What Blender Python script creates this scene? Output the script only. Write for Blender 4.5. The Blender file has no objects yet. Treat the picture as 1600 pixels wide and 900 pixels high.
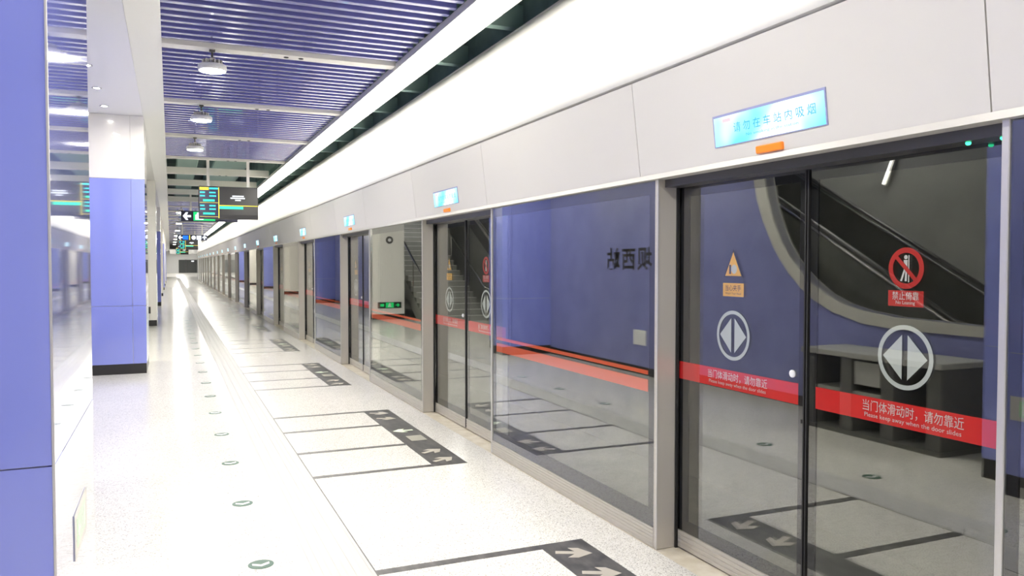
import bpy, math, random
from mathutils import Vector, Matrix
random.seed(7)
SC = bpy.context.scene
COL = SC.collection
PI = math.pi

# ------------------------------------------------------------------ camera
F_PX = 1240.0
PITCH = math.atan(38 / F_PX)
YAW = math.atan(534 * math.cos(PITCH) / F_PX)
cam = bpy.data.cameras.new('camera')
cam.sensor_fit = 'HORIZONTAL'; cam.sensor_width = 36.0
cam.lens = 36.0 * F_PX / 1600.0
cam.clip_start = 0.02; cam.clip_end = 600
camo = bpy.data.objects.new('camera', cam); COL.objects.link(camo)
camo.location = (0, 0, 1.65)
camo.rotation_euler = (PI / 2 - PITCH, 0, -YAW)
SC.camera = camo

# ------------------------------------------------------------------ world, exposure
w = bpy.data.worlds.new('world'); SC.world = w; w.use_nodes = True
w.node_tree.nodes['Background'].inputs[0].default_value = (0.9, 0.95, 1, 1)
w.node_tree.nodes['Background'].inputs[1].default_value = 0.02
SC.view_settings.view_transform = 'Standard'
SC.view_settings.look = 'None'
SC.view_settings.gamma = 1.0
SC.view_settings.use_curve_mapping = False
SC.view_settings.exposure = 0.40
STRIP_L = 12.0      # radiance of the long diffuser above the doors
LAMP_L = 390.0        # pendant lamps
SPOT_L = 250.0       # recessed soffit spots
FILL_L = 50.0      # fill panels added to brighten the escalator hall and end corridor
TUBE_L = 6.0        # tubes in the escalator hall

# ------------------------------------------------------------------ materials
def srgb(r, g, b):
    def c(v):
        v /= 255.0
        return v / 12.92 if v <= .04045 else ((v + .055) / 1.055) ** 2.4
    return (c(r), c(g), c(b), 1)
MATS = {}
def mat(name, col, rough=.5, metal=0.0, spec=.5, coat=0.0, emit=None, estr=0.0):
    m = bpy.data.materials.new(name); m.use_nodes = True
    b = m.node_tree.nodes['Principled BSDF']
    b.inputs['Base Color'].default_value = col if len(col) == 4 else (*col, 1)
    b.inputs['Roughness'].default_value = rough
    b.inputs['Metallic'].default_value = metal
    b.inputs['Specular IOR Level'].default_value = spec
    b.inputs['Coat Weight'].default_value = coat
    b.inputs['Coat Roughness'].default_value = .03
    if emit:
        b.inputs['Emission Color'].default_value = emit
        b.inputs['Emission Strength'].default_value = estr
    MATS[name] = m
    return m
def nodes(m): return m.node_tree.nodes, m.node_tree.links
def bsdf(m): return m.node_tree.nodes['Principled BSDF']

def noise_tint(m, c1, c2, scale, detail=3, vec_scale=(1, 1, 1), lo=.35, hi=.65, rough=None):
    n, l = nodes(m)
    tc = n.new('ShaderNodeTexCoord'); mp = n.new('ShaderNodeMapping'); mp.inputs['Scale'].default_value = vec_scale
    nz = n.new('ShaderNodeTexNoise'); nz.inputs['Scale'].default_value = scale; nz.inputs['Detail'].default_value = detail
    rp = n.new('ShaderNodeValToRGB'); rp.color_ramp.elements[0].position = lo; rp.color_ramp.elements[1].position = hi
    rp.color_ramp.elements[0].color = c1; rp.color_ramp.elements[1].color = c2
    l.new(tc.outputs['Object'], mp.inputs[0]); l.new(mp.outputs[0], nz.inputs['Vector'])
    l.new(nz.outputs[0], rp.inputs[0]); l.new(rp.outputs[0], bsdf(m).inputs['Base Color'])
    if rough:
        mr = n.new('ShaderNodeMapRange'); mr.inputs['To Min'].default_value = rough[0]; mr.inputs['To Max'].default_value = rough[1]
        l.new(nz.outputs[0], mr.inputs[0]); l.new(mr.outputs[0], bsdf(m).inputs['Roughness'])

def terrazzo(name, base, chips, scale, rough):
    m = mat(name, base, rough)
    n, l = nodes(m)
    tc = n.new('ShaderNodeTexCoord')
    v = n.new('ShaderNodeTexVoronoi'); v.inputs['Scale'].default_value = scale
    nz = n.new('ShaderNodeTexNoise'); nz.inputs['Scale'].default_value = 60; nz.inputs['Detail'].default_value = 2
    sep = n.new('ShaderNodeSeparateColor')
    rp = n.new('ShaderNodeValToRGB'); rp.color_ramp.interpolation = 'CONSTANT'
    e = rp.color_ramp.elements
    e[0].position = 0; e[0].color = base
    e[1].position = chips[0][0]; e[1].color = chips[0][1]
    for p, c in chips[1:]:
        k = e.new(p); k.color = c
    l.new(tc.outputs['Object'], v.inputs['Vector']); l.new(v.outputs['Color'], sep.inputs[0])
    l.new(sep.outputs[0], rp.inputs[0])
    big = n.new('ShaderNodeTexNoise'); big.inputs['Scale'].default_value = .9; big.inputs['Detail'].default_value = 4
    l.new(tc.outputs['Object'], big.inputs['Vector'])
    mr = n.new('ShaderNodeMapRange'); mr.inputs['To Min'].default_value = .93; mr.inputs['To Max'].default_value = 1.05
    l.new(big.outputs[0], mr.inputs[0])
    mul = n.new('ShaderNodeMix'); mul.data_type = 'RGBA'; mul.blend_type = 'MULTIPLY'; mul.inputs[0].default_value = 1
    l.new(rp.outputs[0], mul.inputs[6]); l.new(mr.outputs[0], mul.inputs[7])
    l.new(mul.outputs[2], bsdf(m).inputs['Base Color'])
    return m
M_floor = terrazzo('terrazzo', (.80, .785, .74, 1), [(.52, (.70, .68, .62, 1)), (.72, (.55, .535, .49, 1)), (.86, (.84, .83, .80, 1)), (.945, (.32, .31, .29, 1))], 190, .15)
bsdf(M_floor).inputs['Specular IOR Level'].default_value = .32
M_thresh = mat('threshold_stone', (.66, .60, .48, 1), .35)
noise_tint(M_thresh, (.58, .52, .40, 1), (.72, .67, .56, 1), 9)
M_granite = mat('granite', (.06, .06, .06, 1), .35)
noise_tint(M_granite, (.045, .045, .046, 1), (.15, .145, .14, 1), 14, 8, (1, .35, 1), .38, .72, (.25, .5))
M_tact = mat('tactile', (.485, .48, .47, 1), .5)
M_studst = mat('marker_metal', (.62, .58, .50, 1), .35, .35)
M_luma = mat('pale_green_marker', (.70, .80, .62, 1), .4)
M_beige = mat('beige_tile', (.36, .35, .29, 1), .4)
M_white = mat('white_panel', (.80, .80, .80, 1), .38)
M_header = mat('header_panel', (.63, .615, .575, 1), .35)
M_cove = mat('cove_white', (.76, .75, .71, 1), .45)
M_colwhite = mat('column_white', (.80, .78, .74, 1), .16, coat=.6)
M_blue = mat('blue_enamel', (.245, .285, .72, 1), .06, coat=1.0)
M_bluewall = mat('blue_wall', (.225, .245, .52, 1), .3, coat=.3)
M_slat = mat('slat_blue', (.165, .168, .48, 1), .25, spec=.6, coat=1.0)
bsdf(M_slat).inputs['Coat IOR'].default_value = 1.9; bsdf(M_slat).inputs['Coat Roughness'].default_value = .06
M_black = mat('black_base', (.018, .017, .018, 1), .3)
M_frit = mat('black_frit', (.010, .010, .013, 1), .5, spec=.2)
M_gasket = mat('gasket', (.012, .012, .012, 1), .6)
M_steel = mat('brushed_steel', (.55, .52, .46, 1), .36, .3)
noise_tint(M_steel, (.51, .48, .42, 1), (.59, .56, .50, 1), 30, 2, (20, .5, 20), rough=(.28, .42))
M_steell = mat('light_steel', (.60, .585, .55, 1), .3, .5)
M_steeld = mat('dark_steel', (.09, .088, .085, 1), .35, .6)
M_chrome = mat('polished_steel', (.75, .74, .72, 1), .12, 1.0)
M_trimst = mat('opening_steel', (.60, .59, .55, 1), .35, .2)
M_rubber = mat('rubber', (.015, .015, .016, 1), .35)
M_alum = mat('aluminium', (.66, .65, .62, 1), .35, .4)
M_lip = mat('lip_aluminium', (.60, .585, .54, 1), .4, .3)
M_beam = mat('beam_white', (.78, .76, .71, 1), .45)
M_plenum = mat('plenum_green', (.035, .060, .055, 1), .7)
noise_tint(M_plenum, (.11, .17, .155, 1), (.20, .30, .275, 1), 1.6, 4)
M_duct = mat('duct_green', (.28, .42, .38, 1), .6)
M_tunnel = mat('tunnel_concrete', (.16, .155, .14, 1), .9)
noise_tint(M_tunnel, (.14, .135, .12, 1), (.22, .21, .19, 1), 1.5, 5)
M_hall = mat('hall_wall', (.30, .30, .28, 1), .6)
M_red = mat('sticker_red', srgb(235, 42, 42), .4)
M_redring = mat('sign_red', srgb(205, 52, 48), .4)
M_orange = mat('sticker_orange', srgb(240, 105, 60), .4)
M_txtw = mat('sticker_white', (.78, .78, .78, 1), .5)
M_icon = mat('icon_white', (.62, .66, .65, 1), .5)
M_yellow = mat('sticker_yellow', srgb(245, 188, 60), .45)
M_txtb = mat('print_black', (.02, .02, .02, 1), .5)
M_name = mat('name_black', (.012, .011, .012, 1), .5)
M_green = mat('guide_green', (.012, .075, .042, 1), .4)
M_amber = mat('amber_lamp', srgb(245, 140, 40), .3, emit=srgb(255, 140, 40), estr=.12)
M_signblk = mat('sign_black', (.02, .02, .025, 1), .3)
M_screenblk = mat('screen_black', (.045, .045, .047, 1), .18)
M_darkgate = mat('dark_gate', (.075, .08, .078, 1), .5)
M_counter = mat('counter_dark', (.10, .10, .095, 1), .45)
M_counttop = mat('counter_top', (.34, .34, .32, 1), .35)
M_ring = mat('spot_ring', (.35, .34, .33, 1), .4, .6)
M_redcab = mat('cabinet_red', srgb(190, 40, 42), .35)

def emis(name, col, s):
    m = bpy.data.materials.new(name); m.use_nodes = True
    n, l = nodes(m); n.clear()
    o = n.new('ShaderNodeOutputMaterial'); e = n.new('ShaderNodeEmission')
    e.inputs[0].default_value = col; e.inputs[1].default_value = s
    l.new(e.outputs[0], o.inputs[0])
    return m
M_strip = emis('strip_diffuser', (1, .96, .87, 1), STRIP_L)
M_lampglow = emis('lamp_diffuser', (1, .955, .86, 1), LAMP_L)
M_spot = emis('spot_glow', (1, .96, .88, 1), SPOT_L)
M_fillglow = emis('fill_diffuser', (1, .98, .94, 1), FILL_L)  # glow of the added fill panels
M_tube = emis('tube_glow', (1, .97, .9, 1), TUBE_L)
M_led = emis('green_led', (.05, 1, .45, 1), 3)
M_cyan = emis('screen_cyan', srgb(70, 235, 235), 1.35)
M_mint = emis('screen_mint', srgb(70, 240, 190), 1.35)
M_scyel = emis('screen_yellow', srgb(245, 225, 80), 1.35)
M_scwht = emis('screen_white', (.8, .85, .9, 1), 1.4)
M_scgrn = emis('screen_green', srgb(40, 190, 110), 1.35)
M_scblu = emis('screen_blue', srgb(40, 110, 215), 1.35)
M_exitgreen = emis('exit_green', srgb(40, 210, 110), .9)
M_lcdtxt = emis('lcd_text', srgb(70, 175, 215), .95)
M_lcdred = emis('lcd_red', srgb(250, 205, 215), 1.0)

def lcd():
    m = bpy.data.materials.new('lcd_screen'); m.use_nodes = True
    n, l = nodes(m); n.clear()
    o = n.new('ShaderNodeOutputMaterial'); e = n.new('ShaderNodeEmission'); e.inputs[1].default_value = 1.2
    tc = n.new('ShaderNodeTexCoord'); nz = n.new('ShaderNodeTexNoise'); nz.inputs['Scale'].default_value = 3.2; nz.inputs['Detail'].default_value = 1.5
    rp = n.new('ShaderNodeValToRGB')
    el = rp.color_ramp.elements
    el[0].position = .36; el[0].color = srgb(115, 215, 250)
    el[1].position = .60; el[1].color = srgb(240, 255, 255)
    k = el.new(.47); k.color = srgb(170, 240, 255)
    l.new(tc.outputs['Object'], nz.inputs['Vector']); l.new(nz.outputs[0], rp.inputs[0]); l.new(rp.outputs[0], e.inputs[0]); l.new(e.outputs[0], o.inputs[0])
    return m
M_lcd = lcd()

def glass(name, f0, tint):
    """coated pane: mirror share rises towards grazing angles (Schlick)"""
    m = bpy.data.materials.new(name); m.use_nodes = True
    n, l = nodes(m); n.clear()
    o = n.new('ShaderNodeOutputMaterial'); mx = n.new('ShaderNodeMixShader')
    t = n.new('ShaderNodeBsdfTransparent'); t.inputs[0].default_value = tint
    g = n.new('ShaderNodeBsdfGlossy'); g.inputs['Roughness'].default_value = 0.0; g.inputs[0].default_value = (.97, .98, .96, 1)
    ge = n.new('ShaderNodeNewGeometry')
    d = n.new('ShaderNodeVectorMath'); d.operation = 'DOT_PRODUCT'
    l.new(ge.outputs['Incoming'], d.inputs[0]); l.new(ge.outputs['Normal'], d.inputs[1])
    a = n.new('ShaderNodeMath'); a.operation = 'ABSOLUTE'; l.new(d.outputs['Value'], a.inputs[0])
    s = n.new('ShaderNodeMath'); s.operation = 'SUBTRACT'; s.inputs[0].default_value = 1; l.new(a.outputs[0], s.inputs[1]); s.use_clamp = True
    p = n.new('ShaderNodeMath'); p.operation = 'POWER'; l.new(s.outputs[0], p.inputs[0]); p.inputs[1].default_value = 3.5
    q = n.new('ShaderNodeMath'); q.operation = 'MULTIPLY_ADD'; l.new(p.outputs[0], q.inputs[0]); q.inputs[1].default_value = 1 - f0; q.inputs[2].default_value = f0
    l.new(q.outputs[0], mx.inputs[0]); l.new(t.outputs[0], mx.inputs[1]); l.new(g.outputs[0], mx.inputs[2]); l.new(mx.outputs[0], o.inputs[0])
    return m
M_glass = glass('screen_glass', .145, (.84, .85, .81, 1))
M_balpan = mat('balustrade_panel', (.11, .115, .105, 1), .25, .3)
M_balglass = glass('balustrade_glass', .05, (.8, .84, .82, 1))

# ------------------------------------------------------------------ mesh helpers
class MB:
    def __init__(s): s.v = []; s.f = []; s.m = []
    def box(s, x0, x1, y0, y1, z0, z1):
        i = len(s.v)
        s.v += [(x0, y0, z0), (x1, y0, z0), (x1, y1, z0), (x0, y1, z0), (x0, y0, z1), (x1, y0, z1), (x1, y1, z1), (x0, y1, z1)]
        s.f += [tuple(i + k for k in q) for q in ((0, 3, 2, 1), (4, 5, 6, 7), (0, 1, 5, 4), (1, 2, 6, 5), (2, 3, 7, 6), (3, 0, 4, 7))]
        return s
    def cbox(s, x0, x1, y0, y1, z0, z1, c):
        """box with chamfered vertical and horizontal edges"""
        i = len(s.v)
        X, Y, Z = (x0, x1), (y0, y1), (z0, z1)
        idx = {}
        for a in (0, 1):
            for b in (0, 1):
                for d in (0, 1):
                    sx, sy, sz = (1, -1)[a], (1, -1)[b], (1, -1)[d]
                    for k, off in enumerate(((0, c, c), (c, 0, c), (c, c, 0))):
                        idx[a, b, d, k] = len(s.v)
                        s.v.append((X[a] + sx * off[0], Y[b] + sy * off[1], Z[d] + sz * off[2]))
        g = idx
        def quad(*k): s.f.append(tuple(g[x] for x in k))
        for a in (0, 1): quad(*[(a, b, d, 0) for b, d in ((0, 0), (1, 0), (1, 1), (0, 1))])
        for b in (0, 1): quad(*[(a, b, d, 1) for a, d in ((0, 0), (1, 0), (1, 1), (0, 1))])
        for d in (0, 1): quad(*[(a, b, d, 2) for a, b in ((0, 0), (1, 0), (1, 1), (0, 1))])
        for a in (0, 1):
            for b in (0, 1): quad((a, b, 0, 0), (a, b, 1, 0), (a, b, 1, 1), (a, b, 0, 1))
            for d in (0, 1): quad((a, 0, d, 0), (a, 1, d, 0), (a, 1, d, 2), (a, 0, d, 2))
        for b in (0, 1):
            for d in (0, 1): quad((0, b, d, 1), (1, b, d, 1), (1, b, d, 2), (0, b, d, 2))
        for a in (0, 1):
            for b in (0, 1):
                for d in (0, 1): quad((a, b, d, 0), (a, b, d, 1), (a, b, d, 2))
        return s
    def prism(s, prof, axis, a0, a1, closed=True):
        """2-D profile extruded along an axis; prof in the two other axes (in order)"""
        i = len(s.v); n = len(prof)
        def put(p, a):
            if axis == 'x': return (a, p[0], p[1])
            if axis == 'y': return (p[0], a, p[1])
            return (p[0], p[1], a)
        s.v += [put(p, a0) for p in prof] + [put(p, a1) for p in prof]
        for k in range(n if closed else n - 1):
            j = (k + 1) % n
            s.f.append((i + k, i + j, i + n + j, i + n + k))
        if closed:
            s.f.append(tuple(i + k for k in range(n - 1, -1, -1))); s.f.append(tuple(i + n + k for k in range(n)))
        return s
    def lathe(s, prof, c, seg=24, axis='z'):
        """profile of (radius, height)"""
        i = len(s.v); n = len(prof)
        for r, h in prof:
            for k in range(seg):
                t = 2 * PI * k / seg
                p = (r * math.cos(t), r * math.sin(t), h)
                if axis == 'x': p = (p[2], p[0], p[1])
                if axis == 'y': p = (p[0], p[2], p[1])
                s.v.append((c[0] + p[0], c[1] + p[1], c[2] + p[2]))
        for a in range(n - 1):
            for k in range(seg):
                j = (k + 1) % seg
                s.f.append((i + a * seg + k, i + a * seg + j, i + (a + 1) * seg + j, i + (a + 1) * seg + k))
        s.f.append(tuple(i + k for k in range(seg - 1, -1, -1)))
        s.f.append(tuple(i + (n - 1) * seg + k for k in range(seg)))
        return s
    def tube(s, pts, r, seg=8, squash=1.0):
        i = len(s.v); pts = [Vector(p) for p in pts]; n = len(pts)
        for a, p in enumerate(pts):
            d = (pts[min(a + 1, n - 1)] - pts[max(a - 1, 0)]).normalized()
            u = d.cross(Vector((1, 0, 0)))
            if u.length < 1e-3: u = d.cross(Vector((0, 0, 1)))
            u.normalize(); v = d.cross(u)
            for k in range(seg):
                t = 2 * PI * k / seg
                s.v.append(tuple(p + u * (r * squash * math.cos(t)) + v * (r * math.sin(t))))
        for a in range(n - 1):
            for k in range(seg):
                j = (k + 1) % seg
                s.f.append((i + a * seg + k, i + a * seg + j, i + (a + 1) * seg + j, i + (a + 1) * seg + k))
        s.f.append(tuple(i + k for k in range(seg))); s.f.append(tuple(i + (n - 1) * seg + k for k in range(seg - 1, -1, -1)))
        return s
    def mesh(s, name, m, smooth=False):
        me = bpy.data.meshes.new(name); me.from_pydata(s.v, [], s.f); me.materials.append(m)
        import bmesh
        bm = bmesh.new(); bm.from_mesh(me); bmesh.ops.recalc_face_normals(bm, faces=bm.faces); bm.to_mesh(me); bm.free()
        if smooth: me.polygons.foreach_set('use_smooth', [True] * len(me.polygons))
        me.update()
        return me
    def build(s, name, m, parent=None, loc=(0, 0, 0), smooth=False):
        return put(name, s.mesh(name, m, smooth), parent, loc)

def put(name, me, parent=None, loc=(0, 0, 0), rot=None):
    o = bpy.data.objects.new(name, me); COL.objects.link(o); o.location = loc
    if rot: o.rotation_euler = rot
    if parent: o.parent = parent
    return o
def tag(o, label=None, cat=None, group=None, kind=None):
    if label: o['label'] = label
    if cat: o['category'] = cat
    if group: o['group'] = group
    if kind: o['kind'] = kind
    return o
def thing(name, label, cat, loc=(0, 0, 0), group=None):
    return tag(put(name, None, None, loc), label, cat, group)
def copy_tree(o, parent=None):
    c = o.copy(); COL.objects.link(c); c.parent = parent
    for ch in list(o.children): copy_tree(ch, c)
    return c
def struct(name, mb, m, **k): return tag(mb.build(name, m, **k), kind='structure')
# frames for flat lettering: local x = reading direction, y = up, z = out of the surface
FR = {'-x': Matrix(((0, 0, -1), (-1, 0, 0), (0, 1, 0))), '-y': Matrix(((1, 0, 0), (0, 0, -1), (0, 1, 0))),
      '+x': Matrix(((0, 0, 1), (1, 0, 0), (0, 1, 0))), 'up': Matrix.Identity(3)}
def text_mesh(body, size, face, m, width=None, res=2, bold=0.0, spacing=1.0):
    c = bpy.data.curves.new('t', 'FONT'); c.body = body; c.size = size; c.align_x = 'CENTER'; c.align_y = 'CENTER'
    c.resolution_u = res; c.offset = bold; c.space_character = spacing
    o = bpy.data.objects.new('t', c); COL.objects.link(o)
    me = bpy.data.meshes.new_from_object(o.evaluated_get(bpy.context.evaluated_depsgraph_get()))
    bpy.data.objects.remove(o)
    xs = [v.co.x for v in me.vertices]; ys = [v.co.y for v in me.vertices]
    cx, cy = (max(xs) + min(xs)) / 2, (max(ys) + min(ys)) / 2
    k = (width / (max(xs) - min(xs))) if width else 1
    R = FR[face]
    for v in me.vertices: v.co = R @ Vector(((v.co.x - cx) * k, (v.co.y - cy), 0))
    me.materials.clear(); me.materials.append(m)
    return me
def flat(polys, face, m, name, t=.0008):
    """thin cut-out shapes (stickers, inlays) with a little thickness, local frame like lettering"""
    mb = MB(); R = FR[face]
    for p in polys:
        i = len(mb.v); n = len(p)
        mb.v += [tuple(R @ Vector((x, y, 0))) for x, y in p] + [tuple(R @ Vector((x, y, t))) for x, y in p]
        for k in range(n):
            j = (k + 1) % n; mb.f.append((i + k, i + j, i + n + j, i + n + k))
        mb.f.append(tuple(i + n + k for k in range(n))); mb.f.append(tuple(i + k for k in range(n - 1, -1, -1)))
    return mb.mesh(name, m)
def disc(cx, cy, rx, ry=None, n=32, a0=0, a1=2 * PI):
    ry = ry or rx
    return [(cx + rx * math.cos(a0 + (a1 - a0) * k / n), cy + ry * math.sin(a0 + (a1 - a0) * k / n)) for k in range(n)]
def ring_polys(cx, cy, r0, r1, n=40):
    out = []
    for k in range(n):
        a, b = 2 * PI * k / n, 2 * PI * (k + 1) / n
        out.append([(cx + r0 * math.cos(a), cy + r0 * math.sin(a)), (cx + r1 * math.cos(a), cy + r1 * math.sin(a)),
                    (cx + r1 * math.cos(b), cy + r1 * math.sin(b)), (cx + r0 * math.cos(b), cy + r0 * math.sin(b))])
    return out
def rect(x0, x1, y0, y1): return [(x0, y0), (x1, y0), (x1, y1), (x0, y1)]
ORD = ['nearest', 'second', 'third', 'fourth', 'fifth', 'sixth', 'seventh', 'eighth', 'ninth', 'tenth', 'eleventh', 'twelfth', 'thirteenth',
       'fourteenth', 'fifteenth', 'sixteenth', 'seventeenth', 'eighteenth', 'nineteenth', 'twentieth', 'twenty-first', 'twenty-second']

# ------------------------------------------------------------------ key dimensions (metres)
PITCHM = 4.60          # one door bay
YD0 = 2.825            # middle of the nearest door
XF, XD = 2.555, 2.700  # face of the fixed panes, face of the sliding leaves
NB = 18                # door bays
YEND = YD0 + PITCHM * NB - 1.02 + 1.0
YFAR = 155.0
XC = -.34              # platform-side plane of the columns
XW = -1.30             # recessed wall between columns
ZC = 3.97              # underside of the ceiling slats
ZS = 3.85              # soffit over the columns
YBACK = -4.0

# ------------------------------------------------------------------ floor
floor = struct('floor', MB().box(-6.5, 2.545, YBACK, YFAR, -.3, 0), M_floor)
struct('floor_end', MB().box(2.545, 4.8, YEND, YFAR, -.3, 0), M_floor)
struct('trim_1', MB().box(2.547, 2.86, YBACK, YEND, -.3, -.002), M_thresh)
struct('floor_track', MB().box(2.86, 7.0, YBACK, YEND, -1.5, -1.2), M_tunnel)
struct('wall_platform_edge', MB().box(2.80, 2.86, YBACK, YEND, -1.2, -.302), M_tunnel)
struct('wall_tunnel', MB().box(6.4, 6.7, YBACK, YEND, -1.2, 5.2), M_tunnel)
# tactile strip with four ridges
ts = MB().box(.665, .985, YBACK, 100, 0, .002).build('tactile_strip', M_tact, floor)
rid = MB().prism([(-.024, 0), (.024, 0), (.019, .0022), (-.019, .0022)], 'y', 0, 104).mesh('ridge', M_tact)
for k in range(4): put('ridge', rid, ts, (.665 + .04 + .08 * k, YBACK, .002))
MB().box(.987, .994, YBACK, 100, 0, .0015).build('joint_line', M_granite, floor)
# boarding marks, one block in front of each door
def arrow_poly(cx, cy, ang, L, W):
    p = [(-L / 2, -.14 * W), (.02 * L, -.14 * W), (-.16 * L, -.5 * W), (.12 * L, -.5 * W), (L / 2, 0), (.12 * L, .5 * W), (-.16 * L, .5 * W), (.02 * L, .14 * W), (-L / 2, .14 * W)]
    c, s = math.cos(ang), math.sin(ang)
    return [(cx + x * c - y * s, cy + x * s + y * c) for x, y in p]
me_block = MB().box(-.145, .145, -1.31, 1.31, 0, .0012).mesh('queue_block', M_granite)
me_line = MB().box(-.48, .48, -.034, .034, 0, .0012).mesh('queue_line', M_granite)
me_arr = [flat([arrow_poly(0, 0, a, .21, .15)], 'up', M_studst, 'boarding_arrow', .0015) for a in (-.45, .45)]
me_out = flat([arrow_poly(0, 0, PI, .20, .15)], 'up', M_luma, 'exit_arrow', .0015)
me_sq = flat([rect(-.075, .075, -.11, .11)], 'up', M_beige, 'steel_tile', .0013)
for k in range(-1, NB):
    yc = YD0 + PITCHM * k
    b = put('queue_block', me_block, floor, (2.10, yc + .03, 0))
    for dy, q in ((1.12, 0), (.80, 0), (-.80, 1), (-1.12, 1)):
        put('boarding_arrow', me_arr[q], b, (-.005, dy, .0012))
    put('exit_arrow', me_out, b, (-.01, .13, .0012)); put('marker_tile', me_sq, b, (.02, -.24, .0012))
    for dy in (-1.276, -.45, .48, 1.276):
        put('queue_line', me_line, floor, (1.475, yc + .03 + dy, 0))

# ------------------------------------------------------------------ right side: header, cove, light strip
hd = struct('trim_2', MB().prism([(2.56, 2.14), (2.86, 2.14), (3.0, 2.70), (2.50, 2.70)], 'y', YBACK, YEND), M_steeld)
def hpanel(L): return MB().prism([(2.53, 2.155), (2.553, 2.155), (2.49, 2.69), (2.468, 2.69)], 'y', .003, L - .003).mesh('header_panel', M_header)
LA, LB = 2.16, PITCHM - 2.16
mA, mB_ = hpanel(LA), hpanel(LB)
for k in range(-1, NB):
    y0 = 1.82 + PITCHM * k
    put('header_panel', mA, hd, (0, y0, 0)); put('header_panel', mB_, hd, (0, y0 + LA, 0))
MB().prism([(2.522, 2.128), (2.60, 2.128), (2.60, 2.142), (2.545, 2.142), (2.541, 2.156), (2.526, 2.156)], 'y', YBACK, YEND).build('lip', M_lip, hd)
MB().box(2.60, 2.82, YBACK, YEND, 2.085, 2.14).build('door_track', M_steeld, hd)
# cove: slightly hollow white panel leaning out over the doors
cp = []
for k in range(13):
    t = k / 12
    x = 2.478 + (3.10 - 2.478) * t; z = 2.712 + (3.90 - 2.712) * t
    b = .05 * math.sin(PI * t); cp.append((x + b * .88, z - b * .46))
prof = cp + [(x + .03, z - .01) for x, z in reversed(cp)]
cv = struct('wall_right', MB().prism(prof, 'y', YBACK, YEND, True), M_cove)
cv.data.polygons.foreach_set('use_smooth', [False] * len(cv.data.polygons))
for i, p in enumerate(cv.data.polygons):
    if i < 12: p.use_smooth = True
MB().box(3.095, 3.125, YBACK, YEND, 3.885, 3.91).build('cove_edge', M_alum, cv)
struct('wall_header_back', MB().box(3.0, 3.1, YBACK, YEND, 2.14, 2.9), M_tunnel)
# long light: housing and diffuser
ls = thing('linear_light', 'continuous white light strip running above the platform doors', 'light', (2.61, YBACK, 3.90))
MB().prism([(-.18, .0), (-.17, .0), (-.17, .05), (.17, .05), (.17, .0), (.18, .0), (.18, .07), (-.18, .07)], 'y', 0, YEND - YBACK).build('housing', M_alum, ls)
db = MB()
NSEG = 44
L = (YEND - YBACK) / NSEG
for k in range(NSEG): db.box(-.168, .168, k * L, (k + 1) * L - .004, .004, .03)
db.build('diffuser', M_strip, ls)

# ------------------------------------------------------------------ ceiling: beams, slats, plenum
ceil = struct('ceiling', MB().box(-6.5, 6.7, YBACK, YFAR, 5.2, 5.4), M_plenum)
struct('trim_3', MB().box(-1.45, XC - .005, YBACK, YFAR, ZS, 4.8), M_white)
struct('trim_4', MB().prism([(XC - .003, ZS), (-.056, ZC - .005), (-.056, 4.5), (XC - .003, 4.5)], 'y', YBACK, YFAR), M_white)
BEAM0, BEAMP = 9.15, 3.22
beams = [BEAM0 + BEAMP * k for k in range(-4, 30)]
me_beam = MB().box(-.056, 2.43, -.085, .085, 0, .17).mesh('ceiling_beam', M_beam)
me_spoth = MB().lathe([(.028, 0), (.028, -.006), (.018, -.006), (.015, -.002)], (0, 0, 0), 14).mesh('spot_ring', M_black)
me_spotw = MB().lathe([(.05, 0), (.05, -.004), (.044, -.006), (.02, -.006)], (0, 0, 0), 16).mesh('detector', M_txtw)
for y in beams:
    b = put('ceiling_beam', me_beam, ceil, (0, y, ZC - .03))
    if y < 30:
        for x, me in ((1.0, me_spotw), (1.21, me_spoth), (1.37, me_spoth)): put('beam_fitting', me, b, (x, 0, 0))
me_slat = MB().prism([(-.032, .004), (-.029, 0), (.029, 0), (.032, .004), (.032, .11), (-.032, .11)], 'x', -.056, 2.425).mesh('ceiling_slat', M_slat)
stuff = MB()
for i in range(len(beams) - 1):
    y0 = beams[i]
    if 18.0 < y0 < 31.0: continue
    for k in range(1, 16):
        y = y0 + BEAMP * k / 16
        if y < YBACK: continue
        if y0 < 34: put('ceiling_slat', me_slat, ceil, (0, y, ZC))
        else: stuff.box(-.056, 2.425, y - .031, y + .031, ZC, ZC + .11)
tag(stuff.build('far_ceiling_slats', M_slat, ceil), kind='stuff')
# ducts and cross members above the open part and in the slot beside the light
for z0, x0, x1 in ((4.45, .2, .75), (4.6, 1.2, 2.2)):
    MB().cbox(x0, x1, 12, 60, z0, z0 + .4, .03).build('duct', M_duct, ceil)
mcr = MB().box(2.45, 3.35, -.06, .06, 4.02, 4.25).mesh('plenum_brace', M_duct)
for k in range(40): put('plenum_brace', mcr, ceil, (0, 1.0 + 1.61 * k, 0))
struct('wall_plenum', MB().box(3.30, 3.36, YBACK, YEND, 3.85, 5.2), M_plenum)
struct('wall_plenum_inner', MB().box(2.445, 2.46, YBACK, YEND, 4.12, 5.2), M_plenum)

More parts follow.
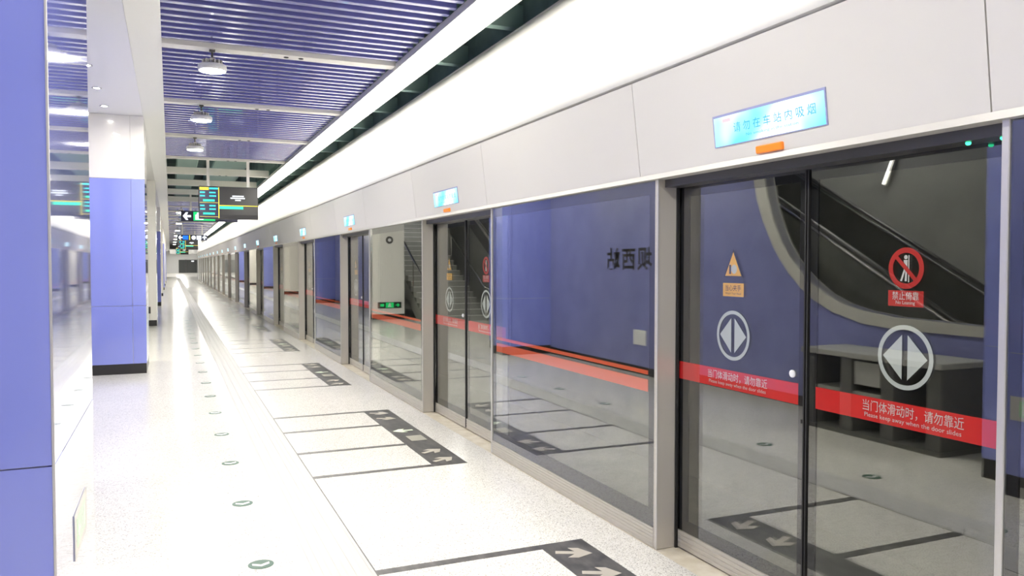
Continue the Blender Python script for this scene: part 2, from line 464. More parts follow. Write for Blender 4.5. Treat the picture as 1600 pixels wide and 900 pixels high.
# ------------------------------------------------------------------ walls that close the place
struct('wall_back', MB().box(-6.5, 6.7, YBACK - .2, YBACK, -1.5, 5.4), M_white)
struct('wall_left', MB().box(-5.2, -5.0, YBACK, YFAR, 0, 5.2), M_hall)
we = struct('wall_end', MB().box(-1.45, 1.36, YFAR - .2, YFAR, 0, 5.2).box(1.36, 5, YFAR - .2, YFAR, 2.4, 5.2).box(1.36, 5, YFAR - .05, YFAR, 0, 2.4), M_white)
for x0, x1 in ((1.40, 2.55), (2.68, 4.45)):
    d = MB().box(x0, x1, YFAR - .22, YFAR - .1, 0, 2.34).build('door_leaf', M_darkgate, we)
MB().box(2.56, 2.67, YFAR - .25, YFAR - .1, 0, 2.38).build('door_post', M_black, we)
MB().box(3.5, 3.95, YFAR - .26, YFAR - .23, 2.0, 2.2).build('door_sign', M_scwht, we)
struct('wall_end_right', MB().box(4.6, 4.8, YEND, YFAR, 0, 5.2), M_white)
struct('wall_end_return', MB().box(2.55, 4.6, YEND, YEND + .15, 0, 5.2).box(4.6, 6.7, YEND, YEND + .15, -1.5, 5.2), M_white)
struct('ceiling_end', MB().box(-.05, 4.6, 105, YFAR, 3.4, 3.5), M_white)

# ------------------------------------------------------------------ platform screen doors
def arrows_icon(r):
    tri = .62 * r
    return ring_polys(0, 0, r * .86, r) + [[(-.10 * r, -tri * 1.12), (-.10 * r, tri * 1.12), (-.80 * r, 0)], [(.10 * r, tri * 1.12), (.10 * r, -tri * 1.12), (.80 * r, 0)]]
HW = 1.05
t_band_cn = text_mesh('当门体滑动时，请勿靠近', .05, '-x', M_txtw, width=.47)
t_band_en = text_mesh('Please keep away when the door slides', .026, '-x', M_txtw, width=.45)
t_warn_cn = text_mesh('当心夹手', .034, '-x', M_txtb, width=.125)
t_warn_en = text_mesh('Watch Your Hand', .016, '-x', M_txtb, width=.125)
t_no_cn = text_mesh('禁止倚靠', .036, '-x', M_txtw, width=.125)
t_no_en = text_mesh('No Leaning', .020, '-x', M_txtw, width=.09)
me_icon = flat(arrows_icon(.131), '-x', M_icon, 'open_symbol')
me_tri_y = flat([[(-.078, 0), (.078, 0), (0, .148)]], '-x', M_txtb, 'triangle_edge')
me_tri_i = flat([[(-.064, .008), (.064, .008), (0, .130)]], '-x', M_yellow, 'triangle_fill')
# pictogram: hand caught at a door edge
me_tri_h = flat([disc(.008, .043, .022, .024, 16), rect(-.03, -.022, .020, .068), disc(-.016, .050, .012, .007, 10), disc(-.016, .038, .012, .006, 10)], '-x', M_icon, 'hand_symbol')
me_tri_d = flat([rect(-.030, -.016, .018, .066)], '-x', M_txtb, 'door_symbol')
me_plate_y = flat([rect(-.083, .083, -.035, .035)], '-x', M_yellow, 'warning_plate')
me_plate_r = flat([rect(-.083, .083, -.032, .032)], '-x', M_redring, 'prohibition_plate')
def slash(r0, r1, wd):
    c = math.sqrt(.5); a, b = -r0, r0
    n = (c * wd, c * wd)
    return [(-r0 * c - n[0], r0 * c - n[1]), (r0 * c - n[0], -r0 * c - n[1]), (r0 * c + n[0], -r0 * c + n[1]), (-r0 * c + n[0], r0 * c + n[1])]
me_ring = flat(ring_polys(0, 0, .062, .083), '-x', M_redring, 'prohibition_ring')
me_slash = flat([slash(.066, .066, .0085)], '-x', M_redring, 'prohibition_slash')
me_man = flat([disc(-.001, .044, .0085, n=14), [(-.011, .033), (.008, .033), (.006, -.002), (-.008, -.002)],
               [(-.008, .0), (.000, .0), (-.018, -.052), (-.027, -.052)], [(-.002, .0), (.006, .0), (.004, -.052), (-.005, -.052)],
               rect(.011, .0155, -.056, .052)], '-x', M_txtw, 'leaning_figure')
def leaf_meshes(sgn):
    """sgn +1: leaf on the far side (left in the picture), -1: near side; local origin at the meeting line on the floor"""
    a, b = (.004, HW) if sgn > 0 else (-HW, -.004)
    out = {}
    out['pane'] = MB().box(0, .012, a, b, .10, 2.085).mesh('door_leaf', M_glass)
    ed = MB().box(.0065, .016, a, b, .10, .17).box(.0065, .016, a, b, 2.03, 2.085)
    s0 = (.004, .055) if sgn > 0 else (-.055, -.004)
    ed.box(.0065, .016, s0[0], s0[1], .17, 2.03)
    s1 = (HW - .13, HW) if sgn > 0 else (-HW, -HW + .13)
    ed.box(.0065, .016, s1[0], s1[1], .17, 2.03)
    out['border'] = ed.mesh('glass_border', M_frit)
    st = (.004, .012) if sgn > 0 else (-.012, -.004)
    out['seal'] = MB().box(-.008, .014, st[0], st[1], .01, 2.08).mesh('meeting_seal', M_gasket)
    kp = MB()
    pr = [(.02, .008), (-.006, .008)]
    for z in (.028, .053, .078): pr += [(-.006, z), (-.001, z + .003), (-.001, z + .006), (-.006, z + .009)]
    pr += [(-.006, .104), (.02, .104)]
    kp.prism(pr, 'y', a, b)
    out['kick'] = kp.mesh('kick_plate', M_steel)
    return out
LV = {1: leaf_meshes(1), -1: leaf_meshes(-1)}
me_band = flat([rect(-.475, .475, -.05, .05)], '-x', M_red, 'warning_band')
me_cap = MB().lathe([(.018, 0), (.018, -.006), (.012, -.010)], (0, 0, 0), 18, 'x').mesh('lock_cap', M_txtw)
me_ledb = MB().lathe([(.009, 0), (.009, -.006), (.005, -.01)], (0, 0, 0), 12, 'z').mesh('status_light', M_led)
for k in range(NB):
    yc = YD0 + PITCHM * k
    d = thing('platform_screen_door', '%s pair of sliding glass platform doors with red warning bands' % ORD[k].replace('nearest', 'nearest, largest') if k == 0 else
              '%s pair of sliding glass platform doors with red warning bands, counted from the camera' % ORD[k], 'sliding door', (XD, yc, 0), 'platform screen doors')
    for sg in (1, -1):
        lf = put('door_leaf', LV[sg]['pane'], d)
        put('glass_border', LV[sg]['border'], lf); put('meeting_seal', LV[sg]['seal'], lf); put('kick_plate', LV[sg]['kick'], lf)
        if k < 12:
            cy = .53 * sg
            put('warning_band', me_band, lf, (.0050, cy, 1.037))
            put('open_symbol', me_icon, lf, (.0050, cy, 1.273))
        if k < 6:
            put('band_text', t_band_cn, lf, (.0030, cy - .03, 1.052)); put('band_text', t_band_en, lf, (.0030, cy - .03, 1.010))
            if sg > 0:
                put('warning_triangle', me_tri_y, lf, (.0050, cy, 1.578)); put('triangle_fill', me_tri_i, lf, (.0040, cy, 1.578)); put('hand_symbol', me_tri_h, lf, (.0030, cy, 1.578)); put('door_symbol', me_tri_d, lf, (.0021, cy, 1.578))
                put('warning_plate', me_plate_y, lf, (.0050, cy, 1.513)); put('plate_text', t_warn_cn, lf, (.0030, cy, 1.523)); put('plate_text', t_warn_en, lf, (.0030, cy, 1.494))
                put('lock_cap', me_cap, lf, (-.001, .085, 1.13))
            else:
                put('prohibition_ring', me_ring, lf, (.0050, cy, 1.632)); put('leaning_figure', me_man, lf, (.0050, cy, 1.632)); put('prohibition_slash', me_slash, lf, (.0040, cy, 1.632))
                put('prohibition_plate', me_plate_r, lf, (.0050, cy, 1.510)); put('plate_text', t_no_cn, lf, (.0030, cy, 1.521)); put('plate_text', t_no_en, lf, (.0030, cy, 1.492))
    if k < 6:
        put('status_light', me_ledb, d, (-.06, -.84, 2.086)); put('status_light', me_ledb, d, (-.06, -.97, 2.086))

# fixed panes between the doors
y0, y1 = 0.0, PITCHM - 2.03       # local: near edge at 0
me_fp = MB().box(.005, .017, .036, y1 - .03, .115, 2.13).mesh('glass_pane', M_glass)
fb = MB().box(.0115, .022, .036, y1 - .03, .115, .215).box(.0115, .022, .036, y1 - .03, 2.05, 2.13).box(.0115, .022, .036, .105, .215, 2.05).box(.0115, .022, y1 - .07, y1 - .03, .215, 2.05)
me_fb = fb.mesh('glass_border', M_frit)
pr = [(.03, 0)] + [(-.0, 0)]
for i in range(5):
    z = .014 + i * .021; pr += [(0, z), (.005, z + .003), (.005, z + .005), (0, z + .008)]
pr += [(0, .115), (.03, .115)]
me_fk = MB().prism(pr, 'y', .036, y1 - .03).mesh('kick_plate', M_steel)
me_jp = MB().cbox(0, .132, 0, .034, 0, 2.13, .003).mesh('jamb_post', M_steel)
me_jt = MB().box(-.002, .006, -.002, .010, 0, 2.13).mesh('edge_trim', M_steell)
me_et = MB().cbox(-.002, .04, y1 - .028, y1, 0, 2.13, .003).mesh('edge_post', M_steell)
me_gk = MB().box(.122, .138, -.012, -.001, .0, 2.1).mesh('gasket', M_gasket)
me_o1 = flat([rect(-(y1 - .11), -.11, -.012, .012)], '-x', M_orange, 'thin_stripe')
me_o2 = flat([rect(-(y1 - .11), -.11, -.036, .036)], '-x', M_orange, 'thick_stripe')
for k in range(-1, NB):
    yb = YD0 + 1.005 + PITCHM * k
    lab = 'fixed glass screen pane at the right edge of the picture, nearest the camera' if k < 0 else '%s fixed glass pane with two orange stripes after the %s sliding door' % (ORD[k] if k else 'nearest striped', ORD[k])
    if k >= 0: lab = 'fixed glass pane with orange stripes just beyond the %s sliding door' % ORD[k]
    p = thing('glass_screen_panel', lab, 'glass panel', (XF, yb, 0), 'fixed panes between the platform doors')
    put('glass_pane', me_fp, p); put('glass_border', me_fb, p); put('kick_plate', me_fk, p); put('jamb_post', me_jp, p); put('edge_trim', me_jt, p); put('edge_post', me_et, p); put('gasket', me_gk, p)
    put('thin_stripe', me_o1, p, (.009, 0, 1.012)); put('thick_stripe', me_o2, p, (.009, 0, .935))

# displays and amber lamps on the header
hx = 2.512
tilt = math.atan2(.062, .535)
t_lcd = text_mesh('请勿在车站内吸烟', .05, '-x', M_lcdtxt, width=.53, spacing=1.55)
t_lcd2 = text_mesh('No smoking in the station', .018, '-x', M_lcdtxt, width=.34)
me_lf = MB().box(-.004, .03, -.372, .372, -.078, .078).mesh('frame', mat('lcd_frame', srgb(150, 155, 195), .4))
me_ls = MB().box(-.0055, 0, -.364, .362, -.074, .066).mesh('screen', M_lcd)
me_lr = flat([rect(-.03, .03, -.008, .008)], '-x', M_lcdred, 'time')
me_am = MB().cbox(-.022, .006, -.085, .085, -.018, .018, .005).mesh('indicator_lamp', M_amber)
for k in range(NB):
    yc = YD0 + .075 + PITCHM * k
    t = thing('door_display', 'bright cyan text display on white header above the %s sliding door' % ORD[k], 'display', (hx, yc, 2.305), 'displays above the platform doors')
    t.rotation_euler = (0, -tilt, 0)
    put('frame', me_lf, t); s = put('screen', me_ls, t)
    if k < 5:
        put('screen_text', t_lcd, s, (-.007, -.05, .002)); put('screen_subtitle', t_lcd2, s, (-.007, -.04, -.044)); put('screen_clock', me_lr, s, (-.0065, .265, .045))
    a = tag(put('indicator_lamp', me_am, None, (2.531, yc - .02, 2.180), (0, -tilt, 0)), 'small amber lamp on header above the %s sliding door' % ORD[k], 'lamp', 'amber lamps above the platform doors')

# ------------------------------------------------------------------ columns
def column(y, blue, idx, label):
    c = thing('column', label, 'column', (XC, y, 0), 'columns along the platform')
    m = M_blue if blue else M_colwhite
    d, wd = 1.34, XW - XC      # depth along the platform, width (negative)
    MB().box(wd + .02, -.02, .02, d - .02, 0, ZS - .002).build('core', M_steell, c)
    zs = [.15, 1.02, 2.91] if blue else [.15, 2.91]
    g = .0025
    for i in range(len(zs) - 1):
        z0, z1 = zs[i] + g, zs[i + 1] - g
        # near face: wide panel and a narrow corner panel
        MB().box(wd, -.185 - g, 0, .02, z0, z1).build('cladding_panel', m, c)
        MB().box(-.185 + g, 0, 0, .02, z0, z1).build('cladding_panel', m, c)
        MB().box(-.02, 0, .022, d, z0, z1).build('cladding_panel', m, c)
    z0, z1 = 2.91 + g, ZS - .002
    MB().box(wd, -.185 - g, 0, .02, z0, z1).build('upper_panel', M_colwhite, c)
    MB().box(-.185 + g, 0, 0, .02, z0, z1).build('upper_panel', M_colwhite, c)
    MB().box(-.02, 0, .022, d, z0, z1).build('upper_panel', M_colwhite, c)
    MB().box(wd, -.004, .004, d, 0, .15).build('baseboard', M_black, c)
    return c
cols = [(2.82, 1, 'blue glossy column filling the left edge of the picture'), (13.13, 1, 'blue column with white top and black base beyond the nearest column'),
        (23.07, 0, 'white column just beyond the second blue column'), (33.9, 1, 'slim far blue column past the white column'),
        (44.2, 0, 'fifth column along the platform, far and white'), (54.5, 1, 'sixth column along the platform, far and blue'), (64.8, 0, 'seventh column along the platform, far and white'), (75.1, 1, 'eighth column along the platform, very far and blue')]
COLS = [column(y, b, i, lab) for i, (y, b, lab) in enumerate(cols)]
# full-height first column: blue to the soffit on the near side
MB().cbox(-.006, .002, -.002, .006, .15, 3.84, .0015).build('corner_trim', M_steell, COLS[0])

# ------------------------------------------------------------------ recessed walls between the columns
inner = [(4.16, 1.085), (4.93, 1.085), (5.8, 1.11), (6.2, 1.155), (6.48, 1.215), (6.75, 1.32), (6.95, 1.445), (7.15, 1.60), (7.30, 1.75), (7.42, 1.90), (7.565, 2.17), (7.67, 2.45), (7.735, 2.77), (7.76, 3.1), (7.76, 3.5)]
outer = [(4.16, .985), (4.93, .985), (5.8, .99), (6.2, 1.02), (6.62, 1.12), (6.90, 1.245), (7.10, 1.375), (7.30, 1.545), (7.45, 1.71), (7.57, 1.87), (7.74, 2.17), (7.86, 2.45), (7.925, 2.77), (7.95, 3.1), (7.95, 3.5)]
poly = [(4.16, 0.12), (13.13, 0.12), (13.13, ZS), (4.16, ZS), (4.16, 3.5)] + list(reversed(inner))
w1 = struct('wall_left_1', MB().prism(poly, 'x', XW - .12, XW), M_bluewall)
tr = MB()
n = len(inner)
for k in range(n - 1):
    (a, b), (c, d), (e, f), (g, h) = inner[k], inner[k + 1], outer[k + 1], outer[k]
    i = len(tr.v)
    for x in (XW - .14, XW + .025):
        tr.v += [(x, a, b), (x, c, d), (x, e, f), (x, g, h)]
    tr.f += [(i + 4, i + 5, i + 6, i + 7), (i, i + 3, i + 2, i + 1), (i, i + 1, i + 5, i + 4), (i + 2, i + 3, i + 7, i + 6)]
tr.build('opening_trim', M_trimst, w1)
struct('baseboard_left', MB().box(XW - .12, XW + .005, 4.16, 13.13, 0, .12), M_black)
put('station_name', text_mesh('坝西站', .36, '+x', M_name, width=1.30, bold=.008, spacing=1.18), w1, (XW + .003, 10.42, 1.725))
MB().box(XW, XW + .02, 9.92, 10.25, .44, .66).build('wall_notice', M_txtw, w1)
struct('wall_left_2', MB().box(XW - .12, XW, 24.41, 33.9, .12, ZS), M_bluewall)
struct('baseboard_left_2', MB().box(XW - .12, XW + .005, 24.41, 33.9, 0, .12), M_black)
struct('wall_left_3', MB().box(XW - .12, XW, 35.24, YFAR, .12, ZS), M_colwhite)
struct('baseboard_left_3', MB().box(XW - .12, XW + .005, 35.24, YFAR, 0, .12), M_black)
struct('wall_left_4', MB().box(XW - .12, XW, YBACK, 2.82, 0, ZS), M_bluewall)

# ------------------------------------------------------------------ escalators
def escalator(label, yb, xr, xl, group):
    """yb = foot of the incline; rises towards +y at 29 degrees between two balustrades"""
    e = thing('escalator', label, 'escalator', ((xr + xl) / 2, yb, 0), group)
    hw = abs(xr - xl) / 2
    S, N = .555, 17
    me_st = MB().prism([(0, 0), (.36, 0), (.36, .2), (.03, .2), (.0, .17)], 'x', -hw + .14, hw - .14).mesh('step', M_steeld)
    me_ns = MB().box(-hw + .15, hw - .15, -.004, .012, .186, .201).mesh('step_nosing', M_alum)
    for k in range(N):
        s = put('step', me_st, e, (0, .36 * k, .2 * k)); put('step_nosing', me_ns, s)
    MB().prism([(0, -.02), (.36 * N, .2 * N - .02), (.36 * N, .2 * N - .6), (.9, -.02)], 'x', -hw, hw).build('truss', M_steeld, e)
    MB().box(-hw + .1, hw - .1, -1.2, -.01, 0, .03).build('landing_plate', M_steel, e)
    for sx in (-hw, hw):
        top = [(-1.0, 1.0), (-.2, 1.0), (.2, 1.10), (.36 * N, 1.0 + .2 * N)]
        pan = [(-1.05, .12), (.25, .12), (.36 * N, .2 * N + .02), (.36 * N, .95 + .2 * N), (.2, 1.03), (-.2, .94), (-.95, .94), (-1.16, .85), (-1.25, .6), (-1.22, .35)]
        MB().prism(pan, 'x', sx - .008, sx + .008).build('balustrade', M_balpan, e)
        hp = [(-1.0, .06), (-1.18, .14), (-1.31, .34), (-1.35, .58), (-1.28, .82), (-1.13, .95), (-.95, 1.0), (-.2, 1.0), (.0, 1.03), (.2, 1.10), (.36 * N, 1.0 + .2 * N)]
        h = MB().tube([(sx, a, b) for a, b in hp], .036, 8, .7).build('handrail', M_rubber, e, smooth=True)
        MB().tube([(sx + .03, a * (1 if a > -.3 else .965), b - .05) for a, b in hp], .024, 8).build('handrail_guide', M_chrome, h, smooth=True)
        MB().prism([(-1.1, 0), (.1, 0), (.36 * N, .2 * N - .08), (.36 * N, .2 * N + .06), (.1, .16), (-1.1, .16)], 'x', sx - .06, sx + .06).build('deck', M_steel, e)
        MB().tube([(sx + .062, a, b) for a, b in ((-1.1, .165), (.1, .165), (.36 * N, .2 * N + .065))], .026, 8).build('deck_trim', M_chrome, e, smooth=True)
    return e
escalator('escalator rising behind the blue wall with the rounded steel-edged opening', 5.2, -1.62, -2.75, 'escalators')
escalator('escalator rising in the open bay between the second blue column and the white column', 17.6, -3.35, -4.45, 'escalators')
# stair beside the second escalator
st = thing('staircase', 'grey staircase with pale nosings rising beyond the white column', 'stairs', (-2.32, 21.5, 0))
me_s = MB().box(-.75, .75, 0, .32, 0, .16).mesh('stair_step', M_hall)
me_n = MB().box(-.75, .75, -.006, .03, .145, .164).mesh('nosing', M_alum)
for k in range(22):
    s = put('stair_step', me_s, st, (0, .30 * k, .16 * k)); put('nosing', me_n, s)
MB().prism([(.3, 0), (6.9, 3.5), (6.9, 3.1), (1.2, 0)], 'x', -.75, .75).build('stair_slab', M_hall, st)
for sx in (-.72, .72):
    MB().tube([(sx, -.3, .9), (sx, .1, .95), (sx, 6.6, 4.42)], .03, 8).build('stair_rail', M_chrome, st, smooth=True)
    for k in range(5): MB().tube([(sx, .15 + 1.5 * k, .16 + .8 * k), (sx, .15 + 1.5 * k, .97 + .8 * k)], .018, 6).build('rail_post', M_chrome, st)
# tube lights in the hall
for y, lab in ((9.2, 'slim tube light on hall wall behind the nearest escalator'), (20.5, 'slim tube light on hall wall behind the open escalator bay')):
    t = thing('tube_light', lab, 'light', (-4.98, y, 2.9))
    t.rotation_euler = (.42, 0, 0)
    MB().box(0, .05, -.04, .04, -.02, .46).build('housing', M_alum, t)
    MB().tube([(.07, 0, 0), (.07, 0, .44)], .02, 8).build('tube', M_tube, t)

# ------------------------------------------------------------------ counter against the blue wall
ct = thing('counter', 'dark counter with grey slab top on panel legs against the blue wall', 'counter', (-.56, 4.70, 0))
MB().cbox(-.62, 0, 0, 1.62, .745, .80, .008).build('top', M_counttop, ct)
for y in (.02, .50, .98, 1.46):
    MB().box(-.56, -.03, y, y + .14, .04, .745).build('leg_panel', M_counter, ct)
MB().box(-.60, -.01, 0, 1.62, 0, .04).build('base_plate', M_counter, ct)
MB().box(-.5, -.04, .66, .96, .50, .72).build('drawer', M_counttop, ct)
MB().box(-.5, -.05, .64, 1.46, .40, .43).build('shelf', M_counttop, ct)

# ------------------------------------------------------------------ small signs on the columns
def exit_box(loc, face, label):
    t = thing('exit_sign', label, 'sign', loc)
    if face == '+x':
        MB().cbox(0, .004, -.215, .215, -.085, .085, .001).build('plate', M_alum, t)
        MB().box(.004, .0048, -.15, .15, -.055, .055).build('panel', M_exitpale, t)
        put('symbol', flat([arrow_poly(-.085, 0, PI, .09, .06), disc(.03, .028, .010, n=12), [(.01, .016), (.04, .02), (.055, -.04), (.04, -.04), (.03, -.01), (.01, -.04), (0, -.035), (.018, -.005)], rect(.08, .125, -.04, .04)], '+x', M_txtw, 'symbol'), t, (.0049, 0, 0))
    else:
        MB().cbox(-.36, .36, -.012, 0, -.09, .09, .003).build('plate', M_signblk, t)
        MB().box(-.12, .12, -.014, -.012, -.075, .075).build('panel', M_exitgreen, t)
        put('symbol', flat([disc(.0, .045, .018, n=12), [(-.04, .03), (.03, .03), (.05, -.06), (.02, -.06), (0, -.02), (-.03, -.06), (-.05, -.05), (-.02, 0)]], '-y', M_txtw, 'symbol'), t, (0, -.0142, 0))
        put('symbol', flat([arrow_poly(-.24, 0, PI, .13, .1), rect(.17, .29, -.04, .04)], '-y', M_exitgreen, 'symbol'), t, (0, -.0125, 0))
    return t
M_exitpale = mat('exit_pale', (.42, .62, .42, 1), .3, emit=(.5, .9, .5, 1), estr=.15)
exit_box((XC + .0005, 3.53, .63), '+x', 'low pale green exit sign on the side of the nearest column')
exit_box((-.85, 23.07, .42), '-y', 'lit green exit sign low on the white column')
em = thing('round_plaque', 'small round grey plaque high on the white column', 'plaque', (-.85, 23.069, 2.35))
MB().lathe([(.11, 0), (.11, -.015), (.09, -.02)], (0, 0, 0), 24, 'y').build('plate', M_steeld, em)
MB().lathe([(.05, -.021), (.05, -.024), (.03, -.026)], (0, 0, 0), 16, 'y').build('boss', M_txtw, em)

# ------------------------------------------------------------------ hanging signs
def poles(t, xs, z0, z1):
    for x in xs: MB().box(x - .03, x + .03, .02, .08, z0, z1).build('pole', M_beam, t)
def info_board(y, label, x0=.59, detail=True):
    W, H = 1.25, .72
    t = thing('information_board', label, 'sign', (x0, y, 2.64), 'hanging information boards')
    MB().cbox(0, W, 0, .12, 0, H, .01).build('housing', M_signblk, t)
    lp = MB().box(.012, .405, -.004, 0, .02, H - .02).build('list_screen', M_screenlist, t)
    rp = MB().box(.43, W - .01, -.004, 0, .10, H - .02).build('video_screen', M_screenblk, t)
    def bars(rs, m, nm, par): put(nm, flat([rect(a, b, c, d) for a, b, c, d in rs], '-y', m, nm), par, (0, -.0045, 0))
    bars([(.02, .21, .635, .695)], M_scyel, 'title_bar', lp)
    bars([(.22, .40, .655, .69)], M_cyan, 'clock_bar', lp)
    rows = []
    for z in (.565, .49, .275, .20):
        for a, b in ((.03, .13), (.22, .36)): 
            x = a
            while x < b - .01:
                wv = random.uniform(.018, .03); rows.append((x, min(x + wv, b), z, z + .032)); x += wv + .005
    bars(rows, M_cyan, 'train_rows', lp); [c for c in lp.children if c.name.startswith('train_rows')][0]['kind'] = 'stuff'
    bars([(.09, .33, .385, .43), (.09, .33, .095, .14)], M_mint, 'destination_bar', lp)
    bars([(.02, .40, .355, .362), (.02, .40, .045, .052)], M_scyel, 'rule', lp)
    bars([(.407, .424, .02, H - .02), (.424, W - .01, .295, .310)], M_scyel, 'border_line', rp)
    bars([(.43, W - .32, .225, .285)], M_mint, 'ticker', rp)
    cap = []
    for z, a, b in ((.50, .70, .94), (.455, .66, .98), (.41, .76, .88)):
        x = a
        while x < b - .01: cap.append((x, x + .026, z, z + .03)); x += .031
    bars(cap, M_scwht, 'caption', rp); [c for c in rp.children if c.name.startswith('caption')][0]['kind'] = 'stuff'
    poles(t, (.20, 1.04), H, ZC - 2.64 - .03)
    return t
M_screenlist = mat('list_screen', srgb(28, 30, 58), .2, emit=srgb(24, 30, 70), estr=.6)
info_board(18.78, 'large hanging train information board with cyan text, nearest the camera')
info_board(60.64, 'small far hanging train information board beyond the direction signs')
info_board(92.83, 'farthest tiny hanging train information board')
def guide_sign(y, x0, W, z, H, label, kind, slots):
    t = thing('direction_sign', label, 'sign', (x0, y, z), 'hanging direction signs')
    MB().cbox(0, W, 0, .1, 0, H, .008).build('box', M_signnavy, t)
    for i, (x, sym) in enumerate(slots):
        if sym in 'LU':
            a = PI if sym == 'L' else PI / 2
            put('arrow', flat([arrow_poly(x, H / 2, a, H * .72, H * .72)], '-y', M_scwht, 'arrow'), t, (0, -.001, 0))
        elif sym == 'E':
            p = put('exit_panel', flat([rect(x - .06, x + .62, .03, H - .03)], '-y', M_scgrn, 'exit_panel'), t, (0, -.001, 0))
            put('exit_symbol', flat([rect(x, x + .16, .06, H - .12), disc(x + .09, H - .09, .045, n=12), [(x + .14, .06), (x + .26, .06), (x + .16, .2)]], '-y', M_scwht, 'exit_symbol'), p, (0, -.001, 0))
        elif sym == 'B': put('panel', flat([rect(x - .15, x + .15, .05, H - .05)], '-y', M_scblu, 'panel'), t, (0, -.001, 0))
        elif sym == 'I': put('divider', flat([rect(x - .02, x + .02, .03, H - .03)], '-y', M_scyel, 'divider'), t, (0, -.001, 0))
        elif sym == 'O': put('panel', flat([disc(x, H / 2, H * .36)], '-y', M_scwht, 'panel'), t, (0, -.001, 0))
        elif sym == 'S': put('panel', flat([rect(x - .13, x + .13, .05, H - .05)], '-y', M_scwht, 'panel'), t, (0, -.001, 0))
    poles(t, (W * .17, W * .83), H, ZC - z - .03)
    return t
M_signnavy = mat('sign_navy', srgb(30, 30, 62), .35)
guide_sign(28.43, .345, 1.77, 3.05, .35, 'hanging direction sign with white left arrow and green exit symbol', 1, [(.18, 'L'), (.44, 'E')])
guide_sign(50.95, .40, 1.66, 3.03, .34, 'far hanging direction sign with row of arrows and symbols', 2, [(.17, 'L'), (.45, 'B'), (.68, 'I'), (.90, 'O'), (1.19, 'S'), (1.50, 'U')])
guide_sign(76.73, .62, 1.4, 3.0, .34, 'distant hanging direction sign with two white arrows behind the far board', 2, [(.2, 'L'), (.55, 'O'), (.9, 'B'), (1.2, 'U')])

# ------------------------------------------------------------------ pendant lamps and soffit spots
me_l1 = MB().lathe([(.10, .008), (.135, .005), (.146, -.008), (.146, -.052), (.138, -.061), (.129, -.061)], (0, 0, .0), 28).mesh('shade', M_white, True)
me_l2 = MB().lathe([(.128, -.0605), (.128, -.064), (.12, -.066)], (0, 0, 0), 28).mesh('diffuser', M_lampglow)
fm = MB()
for k in range(14):
    a = 2 * PI * k / 14; c, s = math.cos(a), math.sin(a)
    fm.prism([(.03 * c - .004 * s, .03 * s + .004 * c), (.03 * c + .004 * s, .03 * s - .004 * c), (.105 * c + .004 * s, .105 * s - .004 * c), (.105 * c - .004 * s, .105 * s + .004 * c)], 'z', 0, .055)
fm.lathe([(.035, 0), (.035, .07), (.02, .08)], (0, 0, 0), 12)
me_l3 = fm.mesh('heat_sink', M_alum)
me_l4 = MB().tube([(0, 0, .07), (0, 0, .16)], .012, 8).box(-.03, .03, -.02, .02, .14, .165).mesh('stem', M_steeld)
for i, y in enumerate([BEAM0 + BEAMP * k for k in range(-4, 29)]):
    lab = (['round pendant lamp under the beam behind the camera', 'round pendant lamp under the beam right over the camera', 'round pendant lamp under the beam beside the nearest column', 'round pendant lamp under the beam just above the picture'][i] if i < 4 else
           'round finned pendant lamp under the %s white beam in view' % (['first'] + ORD[1:] + ['twenty-third', 'twenty-fourth', 'twenty-fifth', 'twenty-sixth', 'twenty-seventh', 'twenty-eighth', 'twenty-ninth'])[i - 4])
    if y < -1 or 17 < y < 31 or (y > 31 and i % 3): continue
    t = thing('pendant_lamp', lab, 'lamp', (.44, y, ZC - .03 - .165), 'pendant lamps under the beams')
    put('shade', me_l1, t); put('diffuser', me_l2, t); put('heat_sink', me_l3, t); put('stem', me_l4, t)
me_r = MB().lathe([(.055, 0), (.055, -.008), (.042, -.008), (.038, -.002)], (0, 0, 0), 18).mesh('spot_rim', M_ring)
me_g = MB().lathe([(.030, -.003), (.030, -.005), (.02, -.006)], (0, 0, 0), 14).mesh('spot_lens', M_spot)
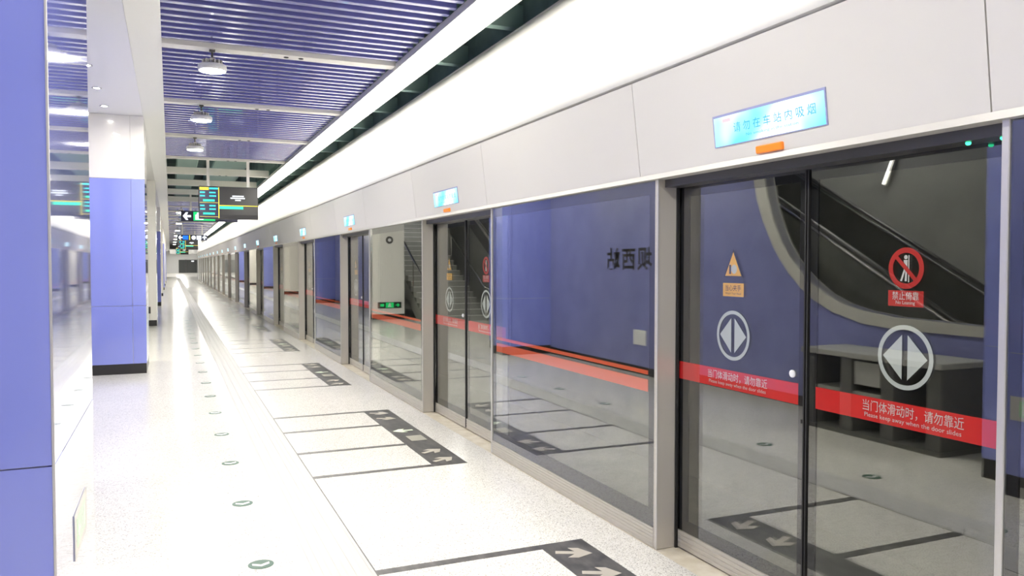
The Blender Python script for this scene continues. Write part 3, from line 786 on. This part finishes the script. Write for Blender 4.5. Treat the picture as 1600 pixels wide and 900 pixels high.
for nm, y in (('nearest', 10.0), ('middle', 11.24), ('farthest', 12.48)):
    lab = '%s of three small recessed spots in white soffit before the second column' % nm
    t = thing('recessed_spot', lab, 'light', (-.82, y, ZS), 'recessed spots in the soffit')
    put('rim', me_r, t); put('lens', me_g, t)

# ------------------------------------------------------------------ green guide discs in the floor
me_gd = MB().lathe([(.068, 0), (.068, .0022), (.062, .003)], (0, 0, 0), 28).mesh('disc', M_green)
me_gw = flat([[(-.045, -.02), (0, -.048), (.045, -.02), (.045, .008), (0, -.02), (-.045, .008)]], 'up', M_txtw, 'chevron', .0006)
for i in range(20):
    y = 4.50 + 1.205 * (i - 2)
    lab = '%s round green floor guide disc with white chevron left of the tactile strip' % (ORD[i - 2] if i >= 2 else 'unseen')
    if i < 2: lab = 'round green floor guide disc beside the camera, seen mirrored in the doors' if i == 1 else None
    if lab is None: continue
    t = thing('floor_guide_disc', lab, 'floor marker', (.437, y, 0), 'green guide discs in the floor')
    put('disc', me_gd, t); put('chevron', me_gw, t, (0, .012, .003))

# ------------------------------------------------------------------ fill lights added to brighten the escalator hall
for y, lab in ((4.0, 'added flat fill light over the foot of the nearest escalator'), (9.0, 'added flat fill light over the middle of the nearest escalator'), (14.0, 'added flat fill light between the two escalators'),
               (19.0, 'added flat fill light over the escalator in the open bay'), (25.0, 'added flat fill light over the staircase')):
    t = thing('hall_fill_light', lab, 'light', (-3.4, y, 5.19), 'added fill lights of the escalator hall')
    MB().cbox(-.32, .32, -.62, .62, -.07, 0, .01).build('housing', M_alum, t)
    MB().box(-.29, .29, -.59, .59, -.076, -.07).build('diffuser', M_fillglow, t)

# ------------------------------------------------------------------ fill lights added to brighten the far end corridor
for y, lab in ((112, 'first added fill light of the far end corridor'), (124, 'second added fill light of the far end corridor'), (136, 'third added fill light of the far end corridor'), (148, 'last added fill light before the dark end doors')):
    t = thing('corridor_fill_light', lab, 'light', (1.6, y, 3.39), 'added fill lights of the far end corridor')
    MB().cbox(-.65, .65, -.65, .65, -.05, 0, .01).build('housing', M_alum, t)
    MB().box(-.6, .6, -.6, .6, -.056, -.05).build('diffuser', M_fillglow, t)
